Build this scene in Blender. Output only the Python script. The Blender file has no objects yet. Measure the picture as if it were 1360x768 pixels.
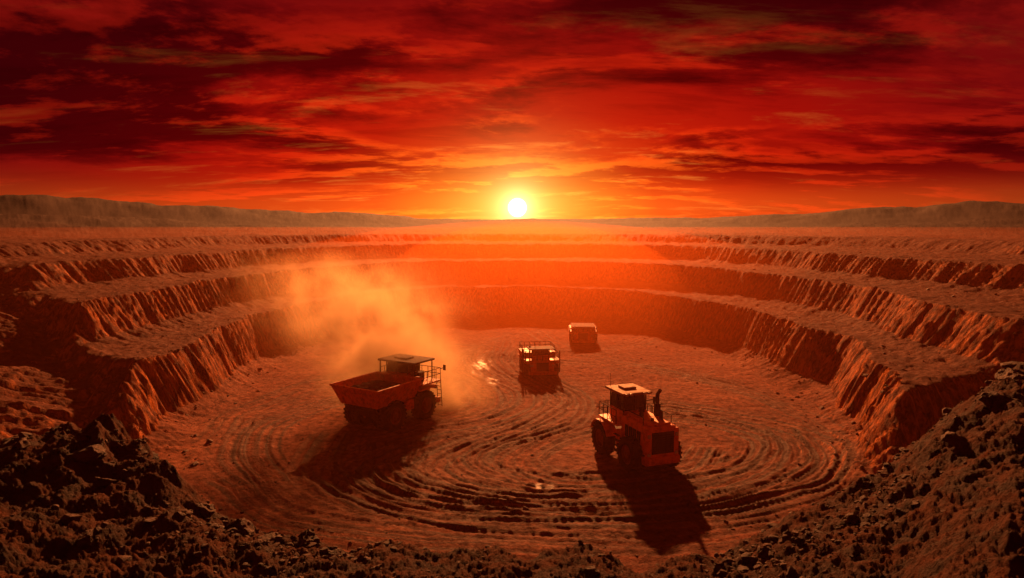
import bpy, bmesh, math, random
import numpy as np
from mathutils import Vector, Matrix
random.seed(7); RNG=np.random.default_rng(11)
sc=bpy.context.scene
sc.view_settings.view_transform='Standard'
try: sc.view_settings.look='None'
except Exception: pass
sc.view_settings.exposure=0
COL=sc.collection

# ------------------------------------------------------------------ noise
def _h(ix,iy,seed):
    n=(ix.astype(np.int64)*374761393+iy.astype(np.int64)*668265263+seed*1442695041)&0xffffffff
    n=((n^(n>>13))*1274126177)&0xffffffff
    return (n^(n>>16))&0xffffffff
def pn(x,y,seed=0):
    x=np.asarray(x,float); y=np.asarray(y,float)
    ix=np.floor(x);iy=np.floor(y);fx=x-ix;fy=y-iy
    u=fx*fx*fx*(fx*(fx*6-15)+10);v=fy*fy*fy*(fy*(fy*6-15)+10)
    def g(ax,ay):
        a=_h(ix+ax,iy+ay,seed)*(2*math.pi/4294967296.0)
        return np.cos(a)*(fx-ax)+np.sin(a)*(fy-ay)
    a=g(0,0);b=g(1,0);c=g(0,1);d=g(1,1)
    return (a+(b-a)*u+((c+(d-c)*u)-(a+(b-a)*u))*v)*1.5
def fbm(x,y,o=4,seed=0,gain=.5):
    r=0;a=1
    for i in range(o):
        r=r+a*pn(x*2**i,y*2**i,seed+i*17);a*=gain
    return r
def ridged(x,y,o=3,seed=0):
    r=0;a=1
    for i in range(o):
        r=r+a*(1-2*np.abs(pn(x*2**i,y*2**i,seed+i*17)));a*=.5
    return r
def sstep(t): 
    t=np.clip(t,0,1); return t*t*(3-2*t)

# ------------------------------------------------------------------ wheel tracks on pit floor
paths=[
 ([(-3.8,92),(-3.8,85),(-1,75),(2,68),(0,60),(-7,54),(-11,47),(-8,41.5),(1,39),(12,40.5),(21,45),(24.5,51),(22,58),(15,63),(8,62)],1.0),
 ([(0,100),(-1,84),(2,74),(4.5,66),(1.5,58),(-4,52),(-6,46),(-2,42.3),(5,41.5),(12,43.3),(18,47.5),(20,53),(17,58),(11,59)],1.0),
 ([(3,95),(2,82),(5,72),(6.5,64),(4,57),(-1,52),(-2.5,48),(0.5,45),(6,44.5),(11,46.5),(14,51)],.9),
 ([(-24,54),(-25,62),(-22,72),(-15,80),(-9,87),(-5,95),(0,108)],.6),
 ([(-16,44),(-20,50),(-21,58),(-17,66),(-11,71),(-5,76)],.8),
 ([(24,70),(19,78),(13,86),(7,95),(3,110)],.6),
 ([(26,52),(26,62),(22,73),(15,80),(7,84),(-3,88)],.6),
 ([(-19,44),(-13,38.5),(-5,36),(4,35.2),(14,36.6),(24,42),(28,50)],.6),
 ([(-18,100),(-8,96),(5,92),(16,96),(22,104)],.5),
 ([(-9.5,52),(-8.5,46.5),(-4.5,42.6),(3,40.2),(11,41.4),(17,45),(21.5,50),(22.5,56)],.9),
 ([(-14,54),(-13,46),(-6.5,40),(2,37.2),(12,38.5),(20.5,42.8),(26.5,49)],.8),
 ([(17,48),(12.5,45.3),(7,43.4),(2.2,44.4),(0.2,48.2),(2.5,52.6),(6.5,57)],.8),
 ([(-5,90),(-6,80),(-3,71),(-2,64),(-6,58)],.7)]
gx=np.arange(-36,36.01,.25); gy=np.arange(26,126.01,.25)
GX,GY=np.meshgrid(gx,gy,indexing='ij')
def catmull(P,n=14):
    P=[np.array(p,float) for p in P]; P=[2*P[0]-P[1]]+P+[2*P[-1]-P[-2]]; out=[]
    for i in range(1,len(P)-2):
        for k in range(n):
            t=k/n
            out.append(.5*((2*P[i])+(-P[i-1]+P[i+1])*t+(2*P[i-1]-5*P[i]+4*P[i+1]-P[i+2])*t*t+(-P[i-1]+3*P[i]-3*P[i+1]+P[i+2])*t**3))
    return np.array(out)
fields=[]
gp=np.stack([GX.ravel(),GY.ravel()],1)
for P,w in paths:
    C=catmull(P); T=np.gradient(C,axis=0); T/=np.linalg.norm(T,axis=1)[:,None]
    S=np.concatenate([[0],np.cumsum(np.linalg.norm(np.diff(C,axis=0),axis=1))])
    idx=np.zeros(len(gp),int)
    for a in range(0,len(gp),20000):
        q=gp[a:a+20000]
        D=(q[:,0:1]-C[None,:,0])**2+(q[:,1:2]-C[None,:,1])**2
        idx[a:a+20000]=D.argmin(1)
    dv=gp-C[idx]; t=T[idx]
    dl=dv[:,0]*t[:,1]-dv[:,1]*t[:,0]; al=dv[:,0]*t[:,0]+dv[:,1]*t[:,1]
    endf=np.exp(-(al/1.0)**2)
    fields.append((dl.reshape(GX.shape),(S[idx]+al).reshape(GX.shape),endf.reshape(GX.shape),w))
def tracks(x,y):
    z=np.zeros_like(x);m=np.zeros_like(x)
    ins=(x>-35.5)&(x<35.5)&(y>27)&(y<125)
    if not ins.any(): return z,m
    X=x[ins];Y=y[ins];zz=np.zeros_like(X);mm=np.zeros_like(X)
    fx=np.clip((X+36)/.25,0,len(gx)-1.001);fy=np.clip((Y-26)/.25,0,len(gy)-1.001)
    i=fx.astype(int);j=fy.astype(int);a=fx-i;b=fy-j
    def bil(F): return F[i,j]*(1-a)*(1-b)+F[i+1,j]*a*(1-b)+F[i,j+1]*(1-a)*b+F[i+1,j+1]*a*b
    patch=.65+.35*sstep(.5+1.2*pn(X*.16,Y*.16,88))
    for k,(dl,s,e,w) in enumerate(fields):
        d=bil(dl);ss=bil(s);ee=bil(e)*patch
        d=d+.4*pn(X*.13,Y*.13,90+k)+.07*pn(X*.8,Y*.8,190+k)
        env=np.exp(-(d/2.6)**2)*ee
        rut=np.exp(-((np.abs(d)-1.15)/.22)**2)+.7*np.exp(-((np.abs(d-.9)-1.2)/.18)**2)
        berm=np.exp(-((np.abs(d)-1.55)/.15)**2)+.5*np.exp(-((d)/.18)**2)
        lines=pn(d*2.3,ss*.03,300+k)+.8*pn(d*5.2,ss*.05,330+k)
        tread=np.sin(ss*2*math.pi/.5+np.abs(np.abs(d)-1.15)*6)*np.exp(-((np.abs(d)-1.15)/.26)**2)
        zz+=w*ee*(-.085*rut+.062*berm)+w*env*.10*lines+.032*w*ee*tread
        mm=np.maximum(mm,np.clip(w*ee*rut+env*1.3*np.clip(lines+.2,0,1),0,1))
    z[ins]=zz;m[ins]=mm
    return z,m

# ------------------------------------------------------------------ terrain height
azk=np.radians([-180,-100,-60,-37,-30,-25.4,-20,-14,-5,0,10,17,20,30,34.4,37,60,100,180])
rek=[60,40,24,19.6,17.0,14.6,13.2,12.5,11.8,11.6,11.8,12.3,12.8,16.2,20,24,42,50,60]
zek=[12.0,12.0,12.2,12.0,11.6,11.5,11.35,11.4,11.5,11.5,11.4,11.35,11.35,12.1,12.7,13.1,13.2,12.6,12.0]
def height(x,y):
    X=x/31.0;Y=(y-77)/48.0
    rho=(np.abs(X)**2.3+np.abs(Y)**2.3)**(1/2.3)
    th=np.arctan2(Y,X); s=th*36
    rr=np.hypot(x,y); az=np.arctan2(x,y)
    low=.065*fbm(s*.06+3,rho*1.0,3,5)
    inr=sstep((2.6-rho)/.3)*sstep((rho-.85)/.12)
    rm=.6+.4*sstep(.5+1.1*pn(s*.09,rho*2,19))
    ribs=(ridged(s*.30+.5*rho,rho*.9,3,21)*.36+.42*ridged(s*1.2,rho*2.4,3,41)+.38*pn(s*4.6,rho*7,60)+.24*pn(s*9,rho*20,62))*rm+.14*pn(s*.35,rho*14,64)
    alc=.9*ridged(s*.11+4,rho*.5,2,29)*rm
    w1=rho+low+.017*(ribs+.6*alc)*inr
    low2=.07*fbm(s*.05+9,rho*.8,3,77)
    w2=rho+low2+.020*(ribs+.7*alc)*inr
    low3=.10*fbm(s*.045+19,rho*.8,3,79)
    w3=rho+low3+.023*(ribs+.8*alc)*inr
    low4=.16*fbm(s*.035+29,rho*.8,3,83)
    w4=rho+low4+.025*(ribs+.8*alc)*inr
    soft=.5+.5*sstep(.5+1.3*pn(s*.05+2,rho*.3,31))
    def wall(w,r0,wd):
        t=np.clip((w-r0)/wd,0,1)
        tal=sstep((w-(r0-.10))/.17)
        k=.55+.27*soft
        return k*(t*.85+.15*sstep(t))+(1-k)*tal
    b=5.6*wall(w1,1.0,.075)+4.1*wall(w2,1.29,.068)+3.0*wall(w3,1.68,.08)+2.0*wall(w4,2.20,.12)
    for r0,ww in ((1.085,w1),(1.368,w2),(1.78,w3)):
        b=b+.14*np.exp(-((ww-r0)/.012)**2)*(.5+.9*pn(s*.8,rho,8))
    for r0 in (1.17,1.2,1.46,1.50,1.90,1.95):
        b=b-.07*np.exp(-((rho+low-r0)/.006)**2)
    cone=13.5*np.clip((rho+low*.8-1.0)/1.15,0,1)**.95+.9*inr*np.clip((rho-1)/.15,0,1)*(ridged(s*.18,rho*2,3,33)*.45+.25*ridged(s*.8,rho*3,3,35)+.22*ridged(s*2.4,rho*3,3,37)+.12*pn(s*7,rho*4,38))
    wob=2.2*fbm(x*.12,y*.12,3,51)+.8*ridged(x*.45,y*.12,3,52)+.45*pn(x*2.2,y*.3,57)
    axm=np.maximum(np.abs(x),25)
    yl=np.where(x<0,50.5+(axm-30)*.95,44+(axm-27)*.62)
    m=sstep((yl+wob-y)/np.where(x<0,6.5,5.0)+.5)
    z=b*(1-m)+cone*m
    ro=sstep((rho-.98)/.1)
    z=z+ro*(.16*fbm(x*.3,y*.3,4,61)+.08*fbm(x*1.3,y*1.3,4,66))+(1-ro)*(.14*fbm(x*.12,y*.12,3,71)+.055*fbm(x*.6,y*.6,5,73))
    # foreground bank the photographer stands on
    re=np.interp(az,azk,rek)+.6*fbm(az*7,rr*.0+2,3,81)
    ze=np.interp(az,azk,zek)
    d=rr-re
    sh=ze-np.where(d>0,.72*d,0)-.30*np.exp(-(d/1.2)**2)
    near=np.exp(-np.clip(d-1,0,99)/7)*np.exp(-np.clip(-d-25,0,99)/20)
    side=.25+.75*sstep((np.abs(az)-.15)/.35)
    sh=sh+near*side*(.24*fbm(x*.45,y*.45,3,91)+.12*ridged(x*.9,y*.9,3,93)*.6)+near*(.07*fbm(x*2.0,y*2.0,4,95)+.035*ridged(x*4,y*4,3,96)+.03*fbm(x*11,y*11,4,97,.6))
    sh=sh+1.15*np.exp(-np.hypot((x+9.0)/1.35,(y-15.1)/1.5)**1.5)*(1+.25*ridged(x*1.1,y*1.1,3,98))
    sh=sh+.45*np.exp(-((x+7.2)**2/1.0+(y-14.4)**2/1.6))+.4*np.exp(-((x-9.2)**2/3+(y-13.5)**2/3))
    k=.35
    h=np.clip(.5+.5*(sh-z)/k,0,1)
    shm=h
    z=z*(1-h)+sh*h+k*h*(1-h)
    ad=np.degrees(az)
    far=sstep((rho-2.3)/1.0)
    z=z+far*(1.2*fbm(x*.02,y*.02,5,101)-.9)
    F=sstep((np.cos(az)+.3))
    e1=np.interp(ad,[-60,-37,-30,-22,-12,0,14,24,33,40,60],[20,16,12,6,2.0,0,0,3,8,12,20])
    z=z+F*e1*.6*np.exp(-((rr-420)/130.0)**2)*(1+.4*fbm(ad*.12,rr*.004,5,111))
    e2=np.interp(ad,[-60,-40,-36,-30,-22,-12,-4,4,14,20,28,37,60],[66,60,58,50,38,27,16,8,13,24,36,48,56])
    z=z+F*e2*np.exp(-((rr-1500)/300.0)**2)*(1+.17*fbm(ad*.2,rr*.002,6,121,.5))
    e3=np.interp(ad,[-60,-30,-15,0,15,30,60],[70,60,48,33,44,56,66])
    z=z+F*e3*np.exp(-((rr-3400)/500.0)**2)*(1+.2*fbm(ad*.18,rr*.001,5,131))
    tz,tm=tracks(x,y)
    fl=(1-sstep((rho-.93)/.07))*(1-shm)
    return z+tz*fl, tm*fl, shm

def axis_r():
    r=list(np.linspace(.4,8,24))
    def ext(to,a,b,st):
        start=r[-1]
        while r[-1]<to:
            t=(r[-1]-start)/(to-start); r.append(r[-1]+a+(b-a)*t)
    ext(20,.05,.07,0);ext(36,.09,.15,0);ext(128,.15,.34,0);ext(200,.45,.7,0)
    while r[-1]<9000: r.append(r[-1]*1.028)
    return np.array(r)
R=axis_r()
AZ=np.concatenate([np.radians(np.arange(-43,43,.078)),np.radians(np.arange(43,317,2.0))])
nA=len(AZ);nR=len(R)
AA,RR=np.meshgrid(AZ,R,indexing='xy')
Xg=(RR*np.sin(AA)).ravel();Yg=(RR*np.cos(AA)).ravel()
Zg=np.empty_like(Xg);Tg=np.empty_like(Xg);Sg=np.empty_like(Xg)
for a in range(0,len(Xg),150000):
    Zg[a:a+150000],Tg[a:a+150000],Sg[a:a+150000]=height(Xg[a:a+150000],Yg[a:a+150000])
# damp clay patches on the floor
Wg=np.zeros_like(Xg)
for (px,py,ax,ay,am) in [(-3.8,82,1.5,6,.75),(-2.2,74,1.0,3.5,.65),(2.1,43.6,.9,.6,.8)]:
    q=((Xg-px)/ax)**2+((Yg-py)/ay)**2
    Wg=np.maximum(Wg,am*np.exp(-q))
Wg=sstep((Wg*(1+.7*fbm(Xg*1.6,Yg*.7,4,400))-.25)/.7)
co=np.stack([Xg,Yg,Zg],1)
i=np.arange(nR-1)[:,None]*nA; j=np.arange(nA)[None,:]; j2=(j+1)%nA
quads=np.stack([i+j,i+nA+j,i+nA+j2,i+j2],-1).reshape(-1,4)[:, ::-1]
cidx=len(co); co=np.vstack([co,[0,0,float(Zg[:nA].mean())]])
tris=np.stack([np.full(nA,cidx),(np.arange(nA)+1)%nA,np.arange(nA)],-1)
def mesh_np(name,co,faces_list,smooth=True):
    me=bpy.data.meshes.new(name)
    me.vertices.add(len(co));me.vertices.foreach_set('co',co.astype(np.float32).ravel())
    loops=np.concatenate([f.ravel() for f in faces_list]).astype(np.int32)
    tot=np.concatenate([np.full(len(f),f.shape[1]) for f in faces_list]).astype(np.int32)
    st=np.concatenate([[0],np.cumsum(tot)[:-1]]).astype(np.int32)
    me.loops.add(len(loops));me.loops.foreach_set('vertex_index',loops)
    me.polygons.add(len(tot));me.polygons.foreach_set('loop_start',st)
    try: me.polygons.foreach_set('loop_total',tot)
    except Exception: pass
    me.polygons.foreach_set('use_smooth',np.full(len(tot),smooth))
    me.update(calc_edges=True);me.validate()
    return me
me=mesh_np('terrain',co,[quads,tris])
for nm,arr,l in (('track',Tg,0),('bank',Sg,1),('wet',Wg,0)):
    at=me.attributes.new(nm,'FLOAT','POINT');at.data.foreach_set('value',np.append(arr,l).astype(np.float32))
terrain=bpy.data.objects.new('open_pit_mine_terrain',me);COL.objects.link(terrain)
n0=me.polygons[1000].normal
if n0.z<0: me.flip_normals()

# ------------------------------------------------------------------ node helper
class NT:
    def __init__(s,nt): s.nt=nt;s.n=nt.nodes;s.l=nt.links
    def new(s,t,**k):
        n=s.n.new(t)
        for a,b in k.items(): setattr(n,a,b)
        return n
    def put(s,sock,v):
        if isinstance(v,bpy.types.NodeSocket): s.l.new(v,sock)
        else: sock.default_value=v
    def m(s,op,a,b=None,c=None,clamp=False):
        n=s.new('ShaderNodeMath',operation=op);n.use_clamp=clamp
        s.put(n.inputs[0],a)
        if b is not None: s.put(n.inputs[1],b)
        if c is not None: s.put(n.inputs[2],c)
        return n.outputs[0]
    def vm(s,op,a,b=None):
        n=s.new('ShaderNodeVectorMath',operation=op);s.put(n.inputs[0],a)
        if b is not None: s.put(n.inputs[1],b)
        return n.outputs['Value'] if op in('DOT_PRODUCT','LENGTH') else n.outputs[0]
    def noise(s,vec,scale,detail=5,rough=.5,dist=0,dim='3D'):
        n=s.new('ShaderNodeTexNoise');n.noise_dimensions=dim
        if vec is not None:s.l.new(vec,n.inputs['Vector'])
        n.inputs['Scale'].default_value=scale;n.inputs['Detail'].default_value=detail
        n.inputs['Roughness'].default_value=rough;n.inputs['Distortion'].default_value=dist
        return n.outputs['Fac']
    def mr(s,v,a,b,c=0,d=1,t='SMOOTHSTEP'):
        n=s.new('ShaderNodeMapRange',interpolation_type=t)
        s.put(n.inputs[0],v)
        for i,q in enumerate((a,b,c,d)): s.put(n.inputs[i+1],q)
        return n.outputs[0]
    def mix(s,f,a,b,bt='MIX'):
        n=s.new('ShaderNodeMix',data_type='RGBA',blend_type=bt)
        s.put(n.inputs[0],f);s.put(n.inputs[6],a);s.put(n.inputs[7],b)
        return n.outputs[2]
    def ramp(s,f,st):
        n=s.new('ShaderNodeValToRGB');s.l.new(f,n.inputs[0]);e=n.color_ramp.elements
        while len(e)<len(st): e.new(.5)
        for k,(p,c) in enumerate(st): e[k].position=p;e[k].color=(*c,1)
        return n.outputs[0]
    def comb(s,x,y,z):
        n=s.new('ShaderNodeCombineXYZ');s.put(n.inputs[0],x);s.put(n.inputs[1],y);s.put(n.inputs[2],z);return n.outputs[0]
def newmat(name):
    m=bpy.data.materials.new(name);m.use_nodes=True;nt=m.node_tree
    for n in list(nt.nodes): nt.nodes.remove(n)
    t=NT(nt);o=t.new('ShaderNodeOutputMaterial');return m,t,o
# ground
mg,t,o=newmat('ground_dirt')
p=t.new('ShaderNodeBsdfPrincipled');t.l.new(p.outputs[0],o.inputs[0])
G=t.new('ShaderNodeNewGeometry');P=G.outputs['Position']
sn=t.new('ShaderNodeSeparateXYZ');t.l.new(G.outputs['Normal'],sn.inputs[0])
sp0=t.new('ShaderNodeSeparateXYZ');t.l.new(P,sp0.inputs[0])
tr=t.new('ShaderNodeAttribute',attribute_name='track').outputs['Fac']
bk=t.new('ShaderNodeAttribute',attribute_name='bank').outputs['Fac']
wt=t.new('ShaderNodeAttribute',attribute_name='wet').outputs['Fac']
c1=t.noise(P,.22,6,.6);c2=t.noise(P,1.7,6,.65);c3=t.noise(P,9,5,.7)
base=t.ramp(c1,[(.3,(.070,.019,.011)),(.5,(.125,.035,.019)),(.7,(.19,.062,.034))])
# pit floor is freshly worked red clay
flo=t.mr(sp0.outputs[2],2.0,.6)
base=t.mix(t.m('MULTIPLY',flo,.8),base,t.ramp(c1,[(.3,(.17,.042,.018)),(.5,(.29,.080,.036)),(.7,(.38,.130,.060))]))
base=t.mix(t.mr(c2,.38,.72),base,(.055,.016,.010,1))
base=t.mix(t.mr(c3,.60,.78,0,.35),base,(.32,.13,.06,1))
base=t.mix(t.m('MULTIPLY',tr,.88),base,(.030,.010,.007,1))
# steep rock painted sunlit orange, with dark streaks standing in for shaded cracks
mp=t.new('ShaderNodeMapping');t.l.new(P,mp.inputs['Vector']);mp.inputs['Scale'].default_value=(1,1,.22)
st=t.noise(mp.outputs[0],1.6,8,.7)
lit_rock=t.mix(t.mr(st,.38,.60),(.52,.165,.048,1),(.10,.025,.011,1))
steep=t.mr(sn.outputs[2],.90,.66)
base=t.mix(t.m('MULTIPLY',steep,.95),base,lit_rock)
base=t.mix(t.m('MULTIPLY',wt,.6),base,(.05,.018,.011,1))
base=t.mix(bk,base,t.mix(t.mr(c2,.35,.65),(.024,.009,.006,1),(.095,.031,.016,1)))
pl=t.vm('LENGTH',P)
base=t.mix(t.mr(pl,200,330),base,(.050,.018,.012,1))
t.l.new(base,p.inputs['Base Color'])
rg=t.m('SUBTRACT',t.mr(c2,.3,.7,.78,.95),t.m('MULTIPLY',tr,.12))
rg=t.m('SUBTRACT',rg,t.m('MULTIPLY',wt,.36))
t.l.new(t.m('MAXIMUM',rg,.44),p.inputs['Roughness'])
t.l.new(t.m('ADD',.08,t.m('MULTIPLY',wt,.12)),p.inputs['Specular IOR Level'])
hb=t.m('ADD',t.m('MULTIPLY',t.noise(P,2.2,9,.72),.42),t.m('MULTIPLY',t.noise(P,11,6,.7),.24))
hb=t.m('ADD',hb,t.m('MULTIPLY',t.m('MULTIPLY',st,steep),.9))
vo=t.new('ShaderNodeTexVoronoi',feature='F1');t.l.new(P,vo.inputs['Vector']);vo.inputs['Scale'].default_value=5
hb=t.m('SUBTRACT',hb,t.m('MULTIPLY',vo.outputs['Distance'],.08))
b=t.new('ShaderNodeBump');b.inputs['Distance'].default_value=.5
t.l.new(t.m('SUBTRACT',1.0,t.m('MULTIPLY',wt,.7)),b.inputs['Strength'])
t.l.new(hb,b.inputs['Height']);t.l.new(b.outputs[0],p.inputs['Normal'])
me.materials.append(mg)
# rock
mr_,t,o=newmat('rock')
p=t.new('ShaderNodeBsdfPrincipled');t.l.new(p.outputs[0],o.inputs[0])
P=t.new('ShaderNodeNewGeometry').outputs['Position']
t.l.new(t.mix(t.mr(t.noise(P,2.5,6,.6),.35,.65),(.024,.010,.007,1),(.095,.032,.016,1)),p.inputs['Base Color'])
p.inputs['Roughness'].default_value=.75;p.inputs['Specular IOR Level'].default_value=.25
b=t.new('ShaderNodeBump');b.inputs['Strength'].default_value=1;b.inputs['Distance'].default_value=.12
t.l.new(t.noise(P,7,9,.75),b.inputs['Height']);t.l.new(b.outputs[0],p.inputs['Normal'])

# ------------------------------------------------------------------ rocks
def ico(sub):
    bm=bmesh.new();bmesh.ops.create_icosphere(bm,subdivisions=sub,radius=1)
    v=np.array([w.co[:] for w in bm.verts]);f=np.array([[w.index for w in q.verts] for q in bm.faces]);bm.free();return v,f
def rockshape(v,seed):
    rg=np.random.default_rng(seed);w=v.copy()
    for _ in range(12):
        n=rg.normal(size=3);n/=np.linalg.norm(n);d=rg.uniform(.35,.8)
        q=w@n;w-=np.clip(q-d,0,None)[:,None]*n
    w+= .10*np.stack([pn(v[:,1]*2.5+seed,v[:,2]*2.5,seed),pn(v[:,0]*2.5,v[:,2]*2.5+seed,seed+1),pn(v[:,0]*2.5,v[:,1]*2.5+seed,seed+2)],1)
    w+= .06*np.stack([pn(v[:,1]*7+seed,v[:,2]*7,seed),pn(v[:,0]*7,v[:,2]*7+seed,seed+1),pn(v[:,0]*7,v[:,1]*7+seed,seed+2)],1)
    return w
def rotm(rg):
    q=rg.normal(size=4);q/=np.linalg.norm(q);w,x,y,z=q
    return np.array([[1-2*(y*y+z*z),2*(x*y-z*w),2*(x*z+y*w)],[2*(x*y+z*w),1-2*(x*x+z*z),2*(y*z-x*w)],[2*(x*z-y*w),2*(y*z+x*w),1-2*(x*x+y*y)]])
def build_rocks(name,pts,sizes,sub):
    v,f=ico(sub);vars_=[rockshape(v,k+1) for k in range(14)]
    pts=np.array(pts);z=height(pts[:,0],pts[:,1])[0]
    V=[];Fc=[];n=0
    for k in range(len(pts)):
        w=vars_[RNG.integers(14)]@rotm(RNG).T
        w=w*np.array([RNG.uniform(.8,1.35),RNG.uniform(.8,1.35),RNG.uniform(.5,.9)])*sizes[k]
        w=w+[pts[k,0],pts[k,1],z[k]+sizes[k]*.05]
        V.append(w);Fc.append(f+n);n+=len(v)
    m=mesh_np(name,np.vstack(V),[np.vstack(Fc)],False);m.materials.append(mr_)
    ob=bpy.data.objects.new(name,m);COL.objects.link(ob);return ob
pts=[];sz=[]
while len(pts)<5500:
    a=RNG.uniform(-47,47);rm=np.interp(math.radians(a),azk,rek)
    r=rm+RNG.normal(-.5,2.2)
    if r<7: continue
    keep=.22+.78*min(1,abs(a-2)/18)
    big=1 if abs(a-2)>14 else .55
    a=math.radians(a);x,y=r*math.sin(a),r*math.cos(a)
    if pn(np.array([x*.5]),np.array([y*.5]),7)[0]+RNG.uniform(-.35,.45)<0 or RNG.random()>keep: continue
    pts.append((x,y));sz.append(min(.014+RNG.exponential(.030),.28)*big)
build_rocks('rubble',pts,sz,2)
pts=[];sz=[]
while len(pts)<2600:
    th=RNG.uniform(0,2*math.pi);rh=RNG.normal(1.0,.09) if RNG.random()<.6 else RNG.uniform(.3,1.9)
    x=31*rh*math.cos(th);y=77+48*rh*math.sin(th)
    if y<32: continue
    if rh<.9 and RNG.random()<.75: continue
    pts.append((x,y));sz.append(min(.04+RNG.exponential(.06),.4))
build_rocks('scattered_stones',pts,sz,1)
for (x,y,s) in [(-5.35,12.9,.42),(-4.6,12.6,.40),(-3.85,12.3,.36),(-3.35,12.0,.2),(-6.3,13.4,.26),(-8.9,13.6,.4),(-8.0,13.0,.25),(-10.8,14.4,.36),
                (8.2,12.2,.28),(9.6,13.2,.38),(11.5,14.6,.42),(12.8,16.9,.45),(14.2,18.8,.4),(6.0,11.6,.18),(10.4,11.8,.3),(-7.0,10.8,.2),(-2.2,10.6,.17),(1.3,10.6,.12),(3.5,10.8,.12)]:
    build_rocks('boulder',[(x,y)],[s],4)

# ------------------------------------------------------------------ vehicle materials
def paint(name,c,rough=.45,dirt=.6,metal=0,spec=.3):
    m,t,o=newmat(name);p=t.new('ShaderNodeBsdfPrincipled');t.l.new(p.outputs[0],o.inputs[0])
    Pw=t.new('ShaderNodeNewGeometry').outputs['Position']
    n=t.noise(Pw,2.3,7,.7);z=t.new('ShaderNodeSeparateXYZ');t.l.new(Pw,z.inputs[0])
    low=t.mr(z.outputs[2],3.2,.4,0,.35)
    f=t.m('MULTIPLY',t.m('ADD',t.mr(n,.42,.70),low,clamp=True),dirt)
    t.l.new(t.mix(f,(*c,1),(.07,.026,.015,1)),p.inputs['Base Color'])
    t.l.new(t.m('ADD',rough,t.m('MULTIPLY',f,.3)),p.inputs['Roughness'])
    p.inputs['Metallic'].default_value=metal;p.inputs['Specular IOR Level'].default_value=spec
    b=t.new('ShaderNodeBump');b.inputs['Strength'].default_value=.2;b.inputs['Distance'].default_value=.03
    t.l.new(t.noise(Pw,7,5,.6),b.inputs['Height']);t.l.new(b.outputs[0],p.inputs['Normal'])
    return m
ORG=paint('orange_paint',(.85,.16,.013),.5,.5);YEL=paint('roof_paint',(.40,.16,.03),.65,.5,0,.15)
BLK=paint('black_steel',(.02,.014,.012),.75,.3,0,.10);RUB=paint('tyre_rubber',(.016,.013,.012),.9,.4,0,.12)
STL=paint('bare_steel',(.18,.12,.09),.5,.5,.5);LOAD=paint('ore_load',(.05,.022,.014),.9,.3,0,.1)
RIM=paint('rim_paint',(.25,.05,.012),.65,.8,0,.2)
GL,t,o=newmat('cab_glass');p=t.new('ShaderNodeBsdfPrincipled');t.l.new(p.outputs[0],o.inputs[0])
p.inputs['Base Color'].default_value=(.012,.011,.012,1);p.inputs['Roughness'].default_value=.22
LMP=paint('lamp_lens',(.5,.4,.28),.25,.2)

def ob_from_bm(bm,name,mat,parent,smooth=False):
    m=bpy.data.meshes.new(name);bm.to_mesh(m);bm.free();m.materials.append(mat)
    if smooth:
        for q in m.polygons:q.use_smooth=True
    ob=bpy.data.objects.new(name,m);COL.objects.link(ob);ob.parent=parent;return ob
def box(par,name,x0,x1,y0,y1,z0,z1,mat,bev=.04,tap=None):
    bm=bmesh.new();bmesh.ops.create_cube(bm,size=1)
    for v in bm.verts:
        top=v.co.z>0
        kx,ky=(tap if (tap and top) else (1,1))
        v.co=Vector(((x0+x1)/2+v.co.x*(x1-x0)*kx,(y0+y1)/2+v.co.y*(y1-y0)*ky,(z0+z1)/2+v.co.z*(z1-z0)))
    if bev: bmesh.ops.bevel(bm,geom=bm.edges[:],offset=bev,segments=2,affect='EDGES',profile=.6)
    return ob_from_bm(bm,name,mat,par)
def tube(par,name,pts,r,mat,seg=8):
    bm=bmesh.new()
    for a,b_ in zip(pts[:-1],pts[1:]):
        a=Vector(a);b_=Vector(b_);d=b_-a
        M=Matrix.Translation((a+b_)/2)@d.to_track_quat('Z','Y').to_matrix().to_4x4()
        bmesh.ops.create_cone(bm,cap_ends=True,segments=seg,radius1=r,radius2=r,depth=d.length+r*.8,matrix=M)
    return ob_from_bm(bm,name,mat,par)
def poly(par,name,verts,faces,mat,bev=0):
    bm=bmesh.new();vs=[bm.verts.new(v) for v in verts]
    for f in faces:bm.faces.new([vs[k] for k in f])
    bmesh.ops.recalc_face_normals(bm,faces=bm.faces[:])
    if bev:bmesh.ops.bevel(bm,geom=bm.edges[:],offset=bev,segments=2,affect='EDGES')
    return ob_from_bm(bm,name,mat,par)
def railing(par,name,pts,z,h,mat=BLK,r=.03,step=.7):
    bm=bmesh.new()
    def seg(a,b_):
        a=Vector(a);b_=Vector(b_);d=b_-a
        M=Matrix.Translation((a+b_)/2)@d.to_track_quat('Z','Y').to_matrix().to_4x4()
        bmesh.ops.create_cone(bm,cap_ends=True,segments=6,radius1=r,radius2=r,depth=d.length+r,matrix=M)
    for a,b_ in zip(pts[:-1],pts[1:]):
        seg((*a,z+h),(*b_,z+h));seg((*a,z+h*.5),(*b_,z+h*.5))
        L=math.dist(a,b_);n=max(1,round(L/step))
        for k in range(n+1):
            q=(a[0]+(b_[0]-a[0])*k/n,a[1]+(b_[1]-a[1])*k/n);seg((*q,z),(*q,z+h))
    return ob_from_bm(bm,name,mat,par)
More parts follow.
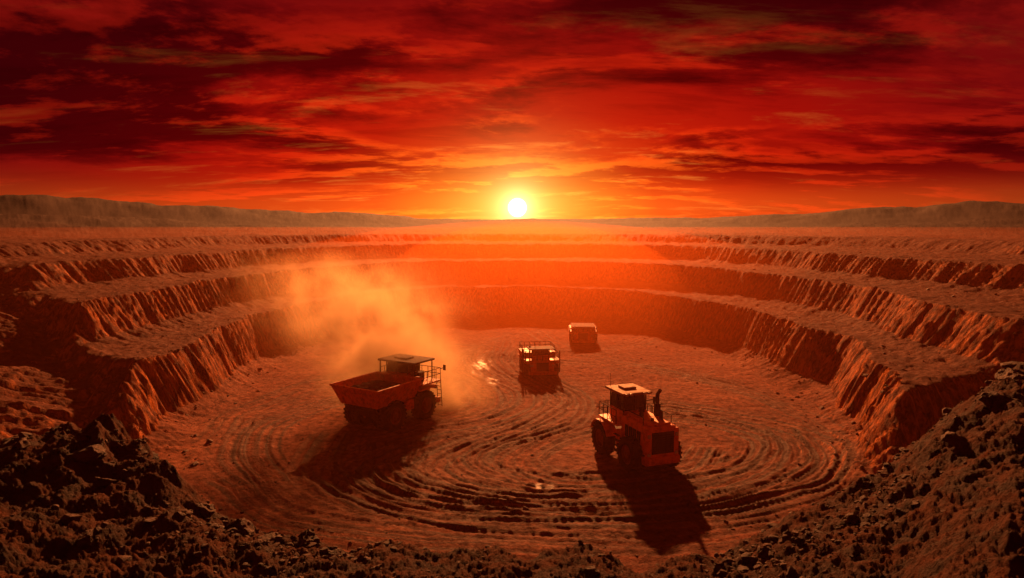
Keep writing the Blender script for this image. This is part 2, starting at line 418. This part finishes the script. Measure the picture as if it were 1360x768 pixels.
def wheel(par,name,x,y,r,w,side):
    prof=[(.56,-.38),(.62,-.46),(.80,-.50),(.93,-.47),(.975,-.40),(.985,0),(.975,.40),(.93,.47),(.80,.50),(.62,.46),(.56,.38)]
    bm=bmesh.new();N=40;rows=[]
    for k in range(N):
        a=2*math.pi*k/N;rows.append([bm.verts.new((x+q[1]*w,y+math.cos(a)*q[0]*r,r+math.sin(a)*q[0]*r)) for q in prof])
    for k in range(N):
        A=rows[k];B=rows[(k+1)%N]
        for m in range(len(prof)-1): bm.faces.new((A[m],A[m+1],B[m+1],B[m]))
    bmesh.ops.recalc_face_normals(bm,faces=bm.faces[:])
    L=22
    for k in range(L):
        for sgn in (-1,1):
            a=2*math.pi*(k+(.5 if sgn>0 else 0))/L
            M=Matrix.Translation((x+sgn*w*.25,y,r))@Matrix.Rotation(a,4,'X')@Matrix.Translation((0,0,r*.99))@Matrix.Rotation(sgn*.45,4,'Z')@Matrix.Diagonal((w*.52,r*.11,r*.07,1))
            bmesh.ops.create_cube(bm,size=1,matrix=M)
    ob_from_bm(bm,name+'_tyre',RUB,par)
    prof=[(.60,.36),(.57,.38),(.53,.34),(.50,.22),(.30,.18),(.27,.30),(.22,.34),(.10,.34),(.0,.34)]
    bm=bmesh.new();N=28;rows=[]
    for k in range(N):
        a=2*math.pi*k/N;rows.append([bm.verts.new((x+side*q[1]*w,y+math.cos(a)*q[0]*r,r+math.sin(a)*q[0]*r)) for q in prof])
    for k in range(N):
        A=rows[k];B=rows[(k+1)%N]
        for m in range(len(prof)-1): bm.faces.new((A[m],A[m+1],B[m+1],B[m]))
    bmesh.ops.remove_doubles(bm,verts=bm.verts[:],dist=1e-4)
    bmesh.ops.recalc_face_normals(bm,faces=bm.faces[:])
    for k in range(10):
        a=2*math.pi*k/10
        bmesh.ops.create_cube(bm,size=1,matrix=Matrix.Translation((x+side*.24*w,y+math.cos(a)*.40*r,r+math.sin(a)*.40*r))@Matrix.Diagonal((.08*w,.06*r,.06*r,1)))
    ob_from_bm(bm,name+'_rim',RIM,par)
def place(name,x,y,head_deg):
    e=bpy.data.objects.new(name,None);COL.objects.link(e);e.empty_display_size=.5
    q=[(x+a,y+b_) for a in (-1.8,0,1.8) for b_ in (-2,0,2)]
    z=height(np.array([w[0] for w in q]),np.array([w[1] for w in q]))[0]
    e.location=(x,y,float(np.mean(z))-.06);e.rotation_euler=(0,0,-math.radians(head_deg));return e
def cab(par,x0,x1,y0,y1,z0,z1,body,pre='cab'):
    box(par,pre+'_lower',x0,x1,y0,y1,z0,z0+(z1-z0)*.42,body,.05)
    g=.06
    box(par,pre+'_windows',x0+g,x1-g,y0+g,y1-g,z0+(z1-z0)*.40,z1-.05,GL,.02,(.95,.95))
    zz0=z0+(z1-z0)*.4
    for k,(a,b_) in enumerate([(x0,y0),(x1,y0),(x0,y1),(x1,y1),((x0+x1)/2,y0),(x0,(y0+y1)/2),(x1,(y0+y1)/2),((x0+x1)/2,y1)]):
        s=.05;cx=(x0+x1)/2;cy=(y0+y1)/2
        ax=a-math.copysign(s,a-cx) if abs(a-cx)>.01 else a; by=b_-math.copysign(s,b_-cy) if abs(b_-cy)>.01 else b_
        tube(par,f'{pre}_pillar_{k+1}',[(ax,by,zz0-.02),(ax,by,z1)],.055,BLK,6)

# ------------------------------------------------------------------ haul truck
T=place('haul_truck',-10.6,58.5,31)
for k,(sx,yy) in enumerate([(-1,-2.0),(1,-2.0),(-1,2.1),(1,2.1)]):
    wheel(T,f'wheel_{k+1}',sx*(1.95),yy,1.27,.95,sx)
wheel(T,'wheel_5',-1.05,-2.0,1.25,.7,-1);wheel(T,'wheel_6',1.05,-2.0,1.25,.7,1)
box(T,'chassis',-.75,.75,-3.2,3.6,1.2,2.0,BLK,.06)
box(T,'rear_axle',-1.9,1.9,-2.3,-1.7,1.0,1.55,BLK,.1);box(T,'front_axle',-1.9,1.9,1.85,2.35,1.0,1.5,BLK,.1)
box(T,'differential',-.5,.5,-2.7,-1.4,.85,1.8,BLK,.18)
def dump(par,wb,wt,y0,y1,z0,z1,th=.14):
    yb0=y0+.55
    V=[(-wb,yb0,z0),(wb,yb0,z0),(wb,y1,z0),(-wb,y1,z0),(-wt,y0,z1),(wt,y0,z1),(wt,y1+.25,z1),(-wt,y1+.25,z1),
       (-wt+th,y0+th,z1),(wt-th,y0+th,z1),(wt-th,y1+.25-th,z1),(-wt+th,y1+.25-th,z1),
       (-wb+th,yb0+th,z0+.35),(wb-th,yb0+th,z0+.35),(wb-th,y1-th,z0+.35),(-wb+th,y1-th,z0+.35)]
    F=[(0,1,2,3),(0,1,5,4),(1,2,6,5),(2,3,7,6),(3,0,4,7),(4,5,9,8),(5,6,10,9),(6,7,11,10),(7,4,8,11),(8,9,13,12),(9,10,14,13),(10,11,15,14),(11,8,12,15),(12,13,14,15)]
    poly(par,'dump_body',V,F,ORG)
    tube(par,'body_rim',[(-wt,y0,z1),(wt,y0,z1),(wt,y1+.25,z1),(-wt,y1+.25,z1),(-wt,y0,z1)],.10,ORG,8)
    k=0
    for yy in np.linspace(y0+.8,y1-.3,6):
        for s in (-1,1):
            k+=1;tube(par,f'side_rib_{k}',[(s*(wb+.02),yy,z0+.05),(s*(wt+.02),yy,z1-.05)],.085,ORG,4)
    for xx in np.linspace(-wb*.8,wb*.8,4):
        k+=1;tube(par,f'tail_rib_{k}',[(xx,yb0-.02,z0+.05),(xx*wt/wb,y0-.02,z1-.05)],.075,ORG,4)
dump(T,2.0,2.6,-4.5,.9,2.25,3.85)
bm=bmesh.new();bmesh.ops.create_grid(bm,x_segments=26,y_segments=30,size=1)
for v in bm.verts:
    X,Y=v.co.x,v.co.y
    v.co=Vector((X*2.2,-1.8+Y*2.3,3.30+.42*(1-X*X)*(1-Y*Y)+.14*float(fbm(np.array([X*4]),np.array([Y*4]),3,3)[0])))
ob_from_bm(bm,'ore_load',LOAD,T,False)
box(T,'canopy_guard',-2.1,2.1,.9,1.5,3.72,3.92,ORG,.05)
box(T,'engine_hood',-1.25,1.25,1.6,4.0,1.7,3.1,ORG,.1)
box(T,'radiator_grille',-.95,.95,3.98,4.08,1.8,2.95,BLK,.02)
for k in range(7): box(T,f'grille_bar_{k+1}',-.95,.95,4.08,4.13,1.88+k*.155,1.93+k*.155,STL,0)
box(T,'front_deck',-2.5,2.5,1.35,4.0,3.1,3.26,ORG,.04)
box(T,'bumper',-2.2,2.2,3.9,4.35,1.05,1.55,ORG,.08)
for s in (-1,1):
    box(T,'fender_%s'%('a' if s<0 else 'b'),min(s*1.3,s*2.5),max(s*1.3,s*2.5),1.0,3.5,2.72,2.86,ORG,.04)
    box(T,'headlamp_%s'%('a' if s<0 else 'b'),s*1.65-.25,s*1.65+.25,4.0,4.12,2.3,2.6,LMP,.03)
cab(T,-1.9,.6,1.6,3.4,3.26,4.95,ORG)
box(T,'cab_roof',-2.35,1.9,1.0,3.9,4.98,5.16,BLK,.05)
box(T,'roof_box',-1.2,.3,1.9,2.9,5.16,5.3,BLK,.05)
for k,(a,b_) in enumerate([(1.7,1.2),(1.7,3.7),(-2.2,1.2),(-2.2,3.7)]): tube(T,f'roof_post_{k+1}',[(a,b_,3.26),(a,b_,5.0)],.06,BLK)
box(T,'air_cleaner',.9,1.6,2.0,2.8,3.26,4.1,BLK,.12)
railing(T,'deck_railing',[(2.45,1.4),(2.45,3.95),(-2.45,3.95),(-2.45,1.4)],3.26,1.05)
for k in (0,1): tube(T,f'ladder_rail_{k+1}',[(1.9+.45*k,4.3,.7),(1.9+.45*k,4.1,3.2)],.035,BLK)
for k in range(7): tube(T,f'ladder_rung_{k+1}',[(1.9,4.3-.028*k,.8+k*.35),(2.35,4.3-.028*k,.8+k*.35)],.025,BLK)
tube(T,'exhaust_pipe',[(1.25,1.45,2.4),(1.25,1.45,4.5)],.11,BLK,12)
for s in (-1,1):
    tube(T,'mirror_arm_%s'%('a' if s<0 else 'b'),[(s*2.45,3.9,4.2),(s*2.8,4.05,4.35)],.03,BLK)
    box(T,'mirror_%s'%('a' if s<0 else 'b'),s*2.85-.14,s*2.85+.14,4.0,4.06,4.1,4.6,BLK,.02)
    tube(T,'hoist_ram_%s'%('a' if s<0 else 'b'),[(s*.95,.6,1.4),(s*1.0,-.9,2.5)],.13,STL,12)
box(T,'fuel_tank',1.35,2.1,-.5,.7,1.25,2.15,ORG,.15)
box(T,'tail_lamp_bar',-1.3,1.3,-3.35,-3.2,1.55,1.85,BLK,.03)

# ------------------------------------------------------------------ wheel loader
W=place('wheel_loader',9.0,48.6,160)
for k,(sx,yy) in enumerate([(-1,-2.1),(1,-2.1),(-1,1.9),(1,1.9)]): wheel(W,f'wheel_{k+1}',sx*1.5,yy,1.2,.85,sx)
box(W,'front_axle',-1.3,1.3,1.65,2.15,.95,1.45,BLK,.1);box(W,'rear_axle',-1.3,1.3,-2.35,-1.85,.95,1.45,BLK,.1)
box(W,'chassis',-.8,.8,-3.2,3.0,1.1,1.8,BLK,.06)
box(W,'engine_hood',-1.2,1.2,-.1,3.55,1.45,3.45,ORG,.12,(.93,.985))
box(W,'hood_top_panel',-.85,.85,.25,3.3,3.45,3.62,ORG,.06)
box(W,'radiator_frame',-1.28,1.28,3.4,3.62,1.35,3.3,ORG,.06)
box(W,'radiator_grille',-.85,.85,3.60,3.68,1.62,3.1,BLK,.02)
for k in range(9): box(W,f'grille_bar_{k+1}',-.83,.83,3.68,3.72,1.7+k*.155,1.745+k*.155,BLK,0)
for k in range(4): box(W,f'grille_post_{k+1}',-.62+k*.4,-.57+k*.4,3.72,3.745,1.65,3.07,BLK,0)
box(W,'counterweight',-1.35,1.35,3.1,3.75,.85,1.4,ORG,.1)
for s in (-1,1):
    n='a' if s<0 else 'b'
    for m in range(4): box(W,f'side_louvre_{n}_{m+1}',min(s*1.16,s*1.225),max(s*1.16,s*1.225),.6+m*.55,1.0+m*.55,2.1,2.95,BLK,.02)
    box(W,f'headlamp_{n}',s*1.07-.12,s*1.07+.12,3.62,3.70,2.75,3.0,LMP,.02)
    box(W,f'tail_lamp_{n}',s*1.07-.12,s*1.07+.12,3.62,3.70,1.5,1.7,LMP,.02)
    for yc,tag in ((-2.1,'rear'),):
        bm=bmesh.new();pr=[]
        for k in range(9):
            a=math.radians(20+k*17.5)
            pr.append([bm.verts.new((s*xx,yc+math.cos(a)*rr_,1.2+math.sin(a)*rr_)) for xx,rr_ in((1.05,1.36),(1.95,1.36),(1.95,1.42),(1.05,1.42))])
        for k in range(8):
            for m in range(4): bm.faces.new((pr[k][m],pr[k][(m+1)%4],pr[k+1][(m+1)%4],pr[k+1][m]))
        bm.faces.new(pr[0]);bm.faces.new(pr[-1]);bmesh.ops.recalc_face_normals(bm,faces=bm.faces[:])
        ob_from_bm(bm,f'fender_{tag}_{n}',ORG,W)
    tube(W,f'handrail_{n}',[(s*1.15,.2,3.5),(s*1.15,.2,4.0),(s*1.1,2.9,4.0),(s*1.1,2.9,3.5)],.03,BLK)
    for k in range(4): box(W,f'step_{n}_{k+1}',min(s*1.1,s*1.55),max(s*1.1,s*1.55),-.5,.2,.75+k*.4,.80+k*.4,BLK,.01)
    box(W,f'side_tank_{n}',min(s*.8,s*1.35),max(s*.8,s*1.35),-.55,.3,1.1,2.3,ORG,.08)
box(W,'cab_platform',-1.55,1.55,-2.9,.0,2.62,2.76,ORG,.04)
cab(W,-.95,.95,-2.2,-.1,2.76,4.85,ORG)
box(W,'cab_roof',-1.2,1.2,-2.55,.25,4.86,5.04,YEL,.06)
box(W,'roof_air_unit',-.5,.5,-1.8,-.8,5.04,5.2,YEL,.05)
for k,xx in enumerate((-.9,-.55,.55,.9)): box(W,f'work_lamp_{k+1}',xx-.11,xx+.11,.25,.36,4.86,5.02,LMP,.02)
railing(W,'platform_railing',[(-1.5,-.2),(-1.5,-2.85),(1.5,-2.85),(1.5,-.2)],2.76,1.0)
tube(W,'exhaust_stack',[(-.85,1.5,3.4),(-.85,1.5,5.15)],.14,BLK,14)
tube(W,'exhaust_tip',[(-.85,1.5,5.15),(-.92,1.7,5.45)],.13,BLK,14)
tube(W,'muffler',[(-.85,1.5,3.5),(-.85,1.5,4.4)],.24,BLK,14)
tube(W,'air_intake',[(.3,1.3,3.55),(.3,1.3,4.05)],.15,BLK,14);tube(W,'air_intake_cap',[(.3,1.3,4.05),(.3,1.3,4.2)],.22,BLK,14)
tube(W,'second_stack',[(-.55,2.5,3.55),(-.55,2.5,4.2)],.12,BLK,12)
tube(W,'fuel_cap',[(.2,2.6,3.6),(.2,2.6,3.75)],.12,STL,10)
for s in (-1,1):
    n='a' if s<0 else 'b'
    tube(W,f'mirror_arm_{n}',[(s*.95,-.1,4.3),(s*1.4,.15,4.4)],.03,BLK);box(W,f'mirror_{n}',s*1.45-.13,s*1.45+.13,.15,.2,4.1,4.6,BLK,.02)
    tube(W,f'lift_arm_{n}',[(s*.7,-2.6,2.2),(s*.7,-3.6,1.6),(s*.7,-4.3,.8)],.16,ORG,8)
tube(W,'antenna',[(.9,-2.2,5.0),(.9,-2.25,6.0)],.015,BLK,5)

# ------------------------------------------------------------------ distant mining machines
def machine(name,x,y,h,tall):
    M=place(name,x,y,h)
    for s in (-1,1):
        n='a' if s<0 else 'b'
        for k,yy in enumerate((-1.6,1.6)): wheel(M,f'wheel_{n}_{k+1}',s*1.55,yy,.85,.75,s)
        tube(M,f'deck_post_{n}',[(s*1.95,2.6,.6),(s*1.95,2.6,3.0 if tall else 2.2)],.07,BLK)
        box(M,f'headlamp_{n}',s*1.25-.2,s*1.25+.2,2.62,2.72,1.25,1.5,LMP,.02)
        box(M,f'track_guard_{n}',min(s*1.15,s*2.0),max(s*1.15,s*2.0),-2.6,2.7,1.62,1.75,ORG,.03)
    box(M,'chassis',-1.1,1.1,-2.7,2.5,.7,1.6,BLK,.08)
    box(M,'front_body',-1.35,1.35,1.4,2.6,.55,1.85,ORG,.1)
    box(M,'radiator_grille',-.7,.7,2.6,2.68,.75,1.7,BLK,.02)
    for k in range(5): box(M,f'grille_bar_{k+1}',-.7,.7,2.68,2.72,.85+k*.17,.9+k*.17,BLK,0)
    box(M,'rear_body',-1.9,1.9,-2.7,.2,1.75,2.45 if tall else 2.1,ORG,.08,(1.06,1.04))
    box(M,'deck',-2.0,2.0,.1,2.7,1.85,1.97,ORG,.03)
    zc=3.05 if tall else 2.45
    cab(M,-.95,.95,.5,2.0,1.97,zc,ORG)
    box(M,'cab_roof',-1.5 if tall else -1.75,1.5 if tall else 1.75,.2 if tall else -1.6,2.3,zc+.02,zc+.15,BLK,.04)
    railing(M,'deck_railing',[(-1.95,.2),(-1.95,2.65),(1.95,2.65),(1.95,.2)],1.97,.8 if tall else .45,BLK,.03,.6)
    if tall:
        tube(M,'mast_a',[(2.15,2.2,.5),(2.15,2.2,3.2)],.08,BLK);tube(M,'mast_b',[(2.15,1.5,.5),(2.15,1.5,3.2)],.06,BLK)
        tube(M,'mast_brace',[(2.15,2.2,3.1),(2.15,1.5,3.1)],.05,BLK)
        tube(M,'exhaust_pipe',[(1.2,.9,1.97),(1.2,.9,3.35)],.10,BLK,10)
        railing(M,'rear_railing',[(-1.9,.0),(-1.9,-2.6),(1.9,-2.6),(1.9,.0)],2.45,.75,BLK,.03,.6)
        tube(M,'antenna',[(.6,1.0,3.2),(.6,1.0,3.7)],.03,BLK,5)
    box(M,'bumper',-1.6,1.6,2.6,2.95,.35,.7,ORG,.06)
machine('mining_truck',3.1,78.5,172,True)
machine('mining_truck',10.4,99.5,184,False)

# ------------------------------------------------------------------ haze and dust (real volumes)
def volbox(name,x0,x1,y0,y1,z0,z1,mat,sphere=False):
    bm=bmesh.new();Mx=Matrix.Translation(((x0+x1)/2,(y0+y1)/2,(z0+z1)/2))@Matrix.Diagonal((x1-x0,y1-y0,z1-z0,1))
    if sphere: bmesh.ops.create_icosphere(bm,subdivisions=5,radius=.5,matrix=Mx)
    else: bmesh.ops.create_cube(bm,size=1,matrix=Mx)
    m=bpy.data.meshes.new(name);bm.to_mesh(m);bm.free();m.materials.append(mat)
    ob=bpy.data.objects.new(name,m);COL.objects.link(ob);return ob
def dustvol(t,o,c,g,den):
    # scattering plus the matching absorption, so every colour is attenuated equally
    v=t.new('ShaderNodeVolumeScatter');v.inputs['Color'].default_value=(*c,1);v.inputs['Anisotropy'].default_value=g
    a=t.new('ShaderNodeVolumeAbsorption');a.inputs['Color'].default_value=(*c,1)
    t.put(v.inputs['Density'],den);t.put(a.inputs['Density'],den)
    s_=t.new('ShaderNodeAddShader');t.l.new(v.outputs[0],s_.inputs[0]);t.l.new(a.outputs[0],s_.inputs[1])
    t.l.new(s_.outputs[0],o.inputs['Volume'])
def hazemat(name,d,c,g):
    m,t,o=newmat(name);dustvol(t,o,c,g,d);return m
volbox('haze',-230,230,-60,290,-3,16.6,hazemat('haze_air',.0006,(1,.26,.07),.8))
volbox('pit_haze',-66,70,56,270,-18,18.2,hazemat('pit_haze_air',.0028,(1,.24,.05),.82),True)
volbox('pit_haze',-30,38,84,230,-14,18.0,hazemat('pit_core_haze_air',.0052,(1,.28,.05),.82),True)
md,t,o=newmat('dust_cloud')
P=t.new('ShaderNodeNewGeometry').outputs['Position'];sp=t.new('ShaderNodeSeparateXYZ');t.l.new(P,sp.inputs[0])
z=sp.outputs[2]
cx=t.m('SUBTRACT',sp.outputs[0],t.m('SUBTRACT',-9.0,t.m('MULTIPLY',z,.62)))
cy=t.m('SUBTRACT',sp.outputs[1],65.0)
sg=t.m('ADD',3.9,t.m('MULTIPLY',z,.17))
q=t.m('DIVIDE',t.m('ADD',t.m('POWER',cx,2),t.m('POWER',cy,2)),t.m('MULTIPLY',sg,sg))
ga=t.m('EXPONENT',t.m('MULTIPLY',q,-1))
fz=t.m('MULTIPLY',t.m('EXPONENT',t.m('MULTIPLY',z,-.11)),t.mr(z,15.6,8.5))
nn=t.mr(t.noise(P,.34,5,.65,.4),.36,.66)
den=t.m('MULTIPLY',t.m('MULTIPLY',ga,fz),t.m('MULTIPLY',nn,1.0))
dustvol(t,o,(1,.74,.42),.65,den)
volbox('dust_cloud',-27,-1.5,56,75,-.5,16,md)

# ------------------------------------------------------------------ sky
w=bpy.data.worlds.new('World');sc.world=w;w.use_nodes=True
for n in list(w.node_tree.nodes): w.node_tree.nodes.remove(n)
t=NT(w.node_tree);o=t.new('ShaderNodeOutputWorld');bg=t.new('ShaderNodeBackground');t.l.new(bg.outputs[0],o.inputs[0])
D=t.vm('NORMALIZE',t.new('ShaderNodeTexCoord').outputs['Generated'])
s=t.new('ShaderNodeSeparateXYZ');t.l.new(D,s.inputs[0]);X,Y,Z=s.outputs
SD=Vector((.0078,1,.0262)).normalized()
back=t.m('MAXIMUM',t.m('MULTIPLY',Y,-1),0)
dz=t.m('SUBTRACT',Z,SD.z);dx=t.m('SUBTRACT',X,SD.x)
def met(kx,kz):
    return t.m('SQRT',t.m('ADD',t.m('ADD',t.m('POWER',t.m('MULTIPLY',dx,kx),2),t.m('POWER',t.m('MULTIPLY',dz,kz),2)),back))
d=met(.45,1)
sky=t.ramp(d,[(0,(1,.42,.04)),(.025,(1,.30,.018)),(.055,(.98,.15,.007)),(.09,(.76,.042,.003)),(.135,(.55,.012,.002)),(.20,(.36,.005,.002)),(.29,(.18,.003,.003)),(.5,(.11,.007,.005)),(1,(.13,.020,.010))])
band=t.m('EXPONENT',t.m('MULTIPLY',t.m('POWER',t.m('DIVIDE',t.m('SUBTRACT',Z,.022),.03),2),-1))
band=t.m('MULTIPLY',band,t.m('EXPONENT',t.m('MULTIPLY',met(1,.1),-1.9)))
sky=t.mix(1,sky,t.mix(band,(0,0,0,1),(.45,.11,.008,1)),'ADD')
zz=t.m('ADD',t.m('MAXIMUM',Z,0),.15)
def cl(offx,offy,sx,sy):
    return t.comb(t.m('ADD',t.m('MULTIPLY',t.m('DIVIDE',X,zz),sx),offx),t.m('ADD',t.m('MULTIPLY',t.m('DIVIDE',Y,zz),sy),offy),0.0)
n1=t.noise(cl(5.1,2.6,.62,.9),.85,12,.62,.25)
n1b=t.noise(cl(5.1,2.6+.13,.62,.9),.85,12,.62,.25)
n2=t.noise(cl(9.1,4.4,.45,1.2),2.6,10,.66,.4)
mask=t.mr(n1,.45,.58)
hi=t.mr(Z,.035,.10)
dark=t.m('MULTIPLY',t.m('MULTIPLY',mask,hi),t.mr(d,.05,.17,.25,1))
sky=t.mix(dark,sky,t.mix(1,sky,(.26,.12,.4,1),'MULTIPLY'))
rim=t.m('MULTIPLY',t.mr(t.m('SUBTRACT',n1b,n1),-.005,.06),t.mr(n1,.40,.50))
fall=t.m('EXPONENT',t.m('MULTIPLY',d,-7))
rimc=t.ramp(d,[(0,(1,.40,.03)),(.08,(1,.22,.01)),(.16,(1,.045,.003)),(.4,(.8,.012,.003))])
sky=t.mix(t.m('MULTIPLY',t.m('MULTIPLY',rim,fall),1.0),sky,rimc,'ADD')
wisp=t.m('MULTIPLY',t.mr(n2,.54,.70),t.m('EXPONENT',t.m('MULTIPLY',d,-12)))
sky=t.mix(t.m('MULTIPLY',wisp,.9),sky,(1,.42,.05,1),'ADD')
streak=t.m('MULTIPLY',t.mr(n2,.34,.50,1,0),hi)
sky=t.mix(t.m('MULTIPLY',streak,.4),sky,t.mix(1,sky,(.45,.25,.3,1),'MULTIPLY'))
ds=met(1,1)
disc=t.mr(ds,.0095,.0145,1,0)
aur=t.m('EXPONENT',t.m('MULTIPLY',ds,-28))
sky=t.mix(aur,sky,(1.0,.85,.20,1),'ADD')
aur2=t.m('EXPONENT',t.m('MULTIPLY',ds,-80))
sky=t.mix(aur2,sky,(2.2,1.8,1.0,1),'ADD')
sky=t.mix(disc,sky,(9,8,5,1),'ADD')
gnd=t.mr(Z,-.01,-.06)
sky=t.mix(gnd,sky,(.04,.009,.004,1))
t.l.new(sky,bg.inputs['Color']);bg.inputs['Strength'].default_value=1.0

# ------------------------------------------------------------------ sun lamp
L=bpy.data.lights.new('sun','SUN');L.energy=9.5;L.angle=math.radians(1.0);L.color=(1,.31,.085)
so=bpy.data.objects.new('sun',L);COL.objects.link(so)
el=math.radians(20);azs=math.radians(1.0)
sd=Vector((math.sin(azs)*math.cos(el),math.cos(azs)*math.cos(el),math.sin(el)))
so.rotation_euler=(-sd).to_track_quat('-Z','Y').to_euler();so.location=(0,200,80)

# ------------------------------------------------------------------ camera
c=bpy.data.cameras.new('camera');c.lens=24;c.sensor_width=36;c.clip_start=.1;c.clip_end=20000
co_=bpy.data.objects.new('camera',c);COL.objects.link(co_);co_.location=(0,0,17)
co_.rotation_euler=(math.radians(90-5.3),0,0);sc.camera=co_
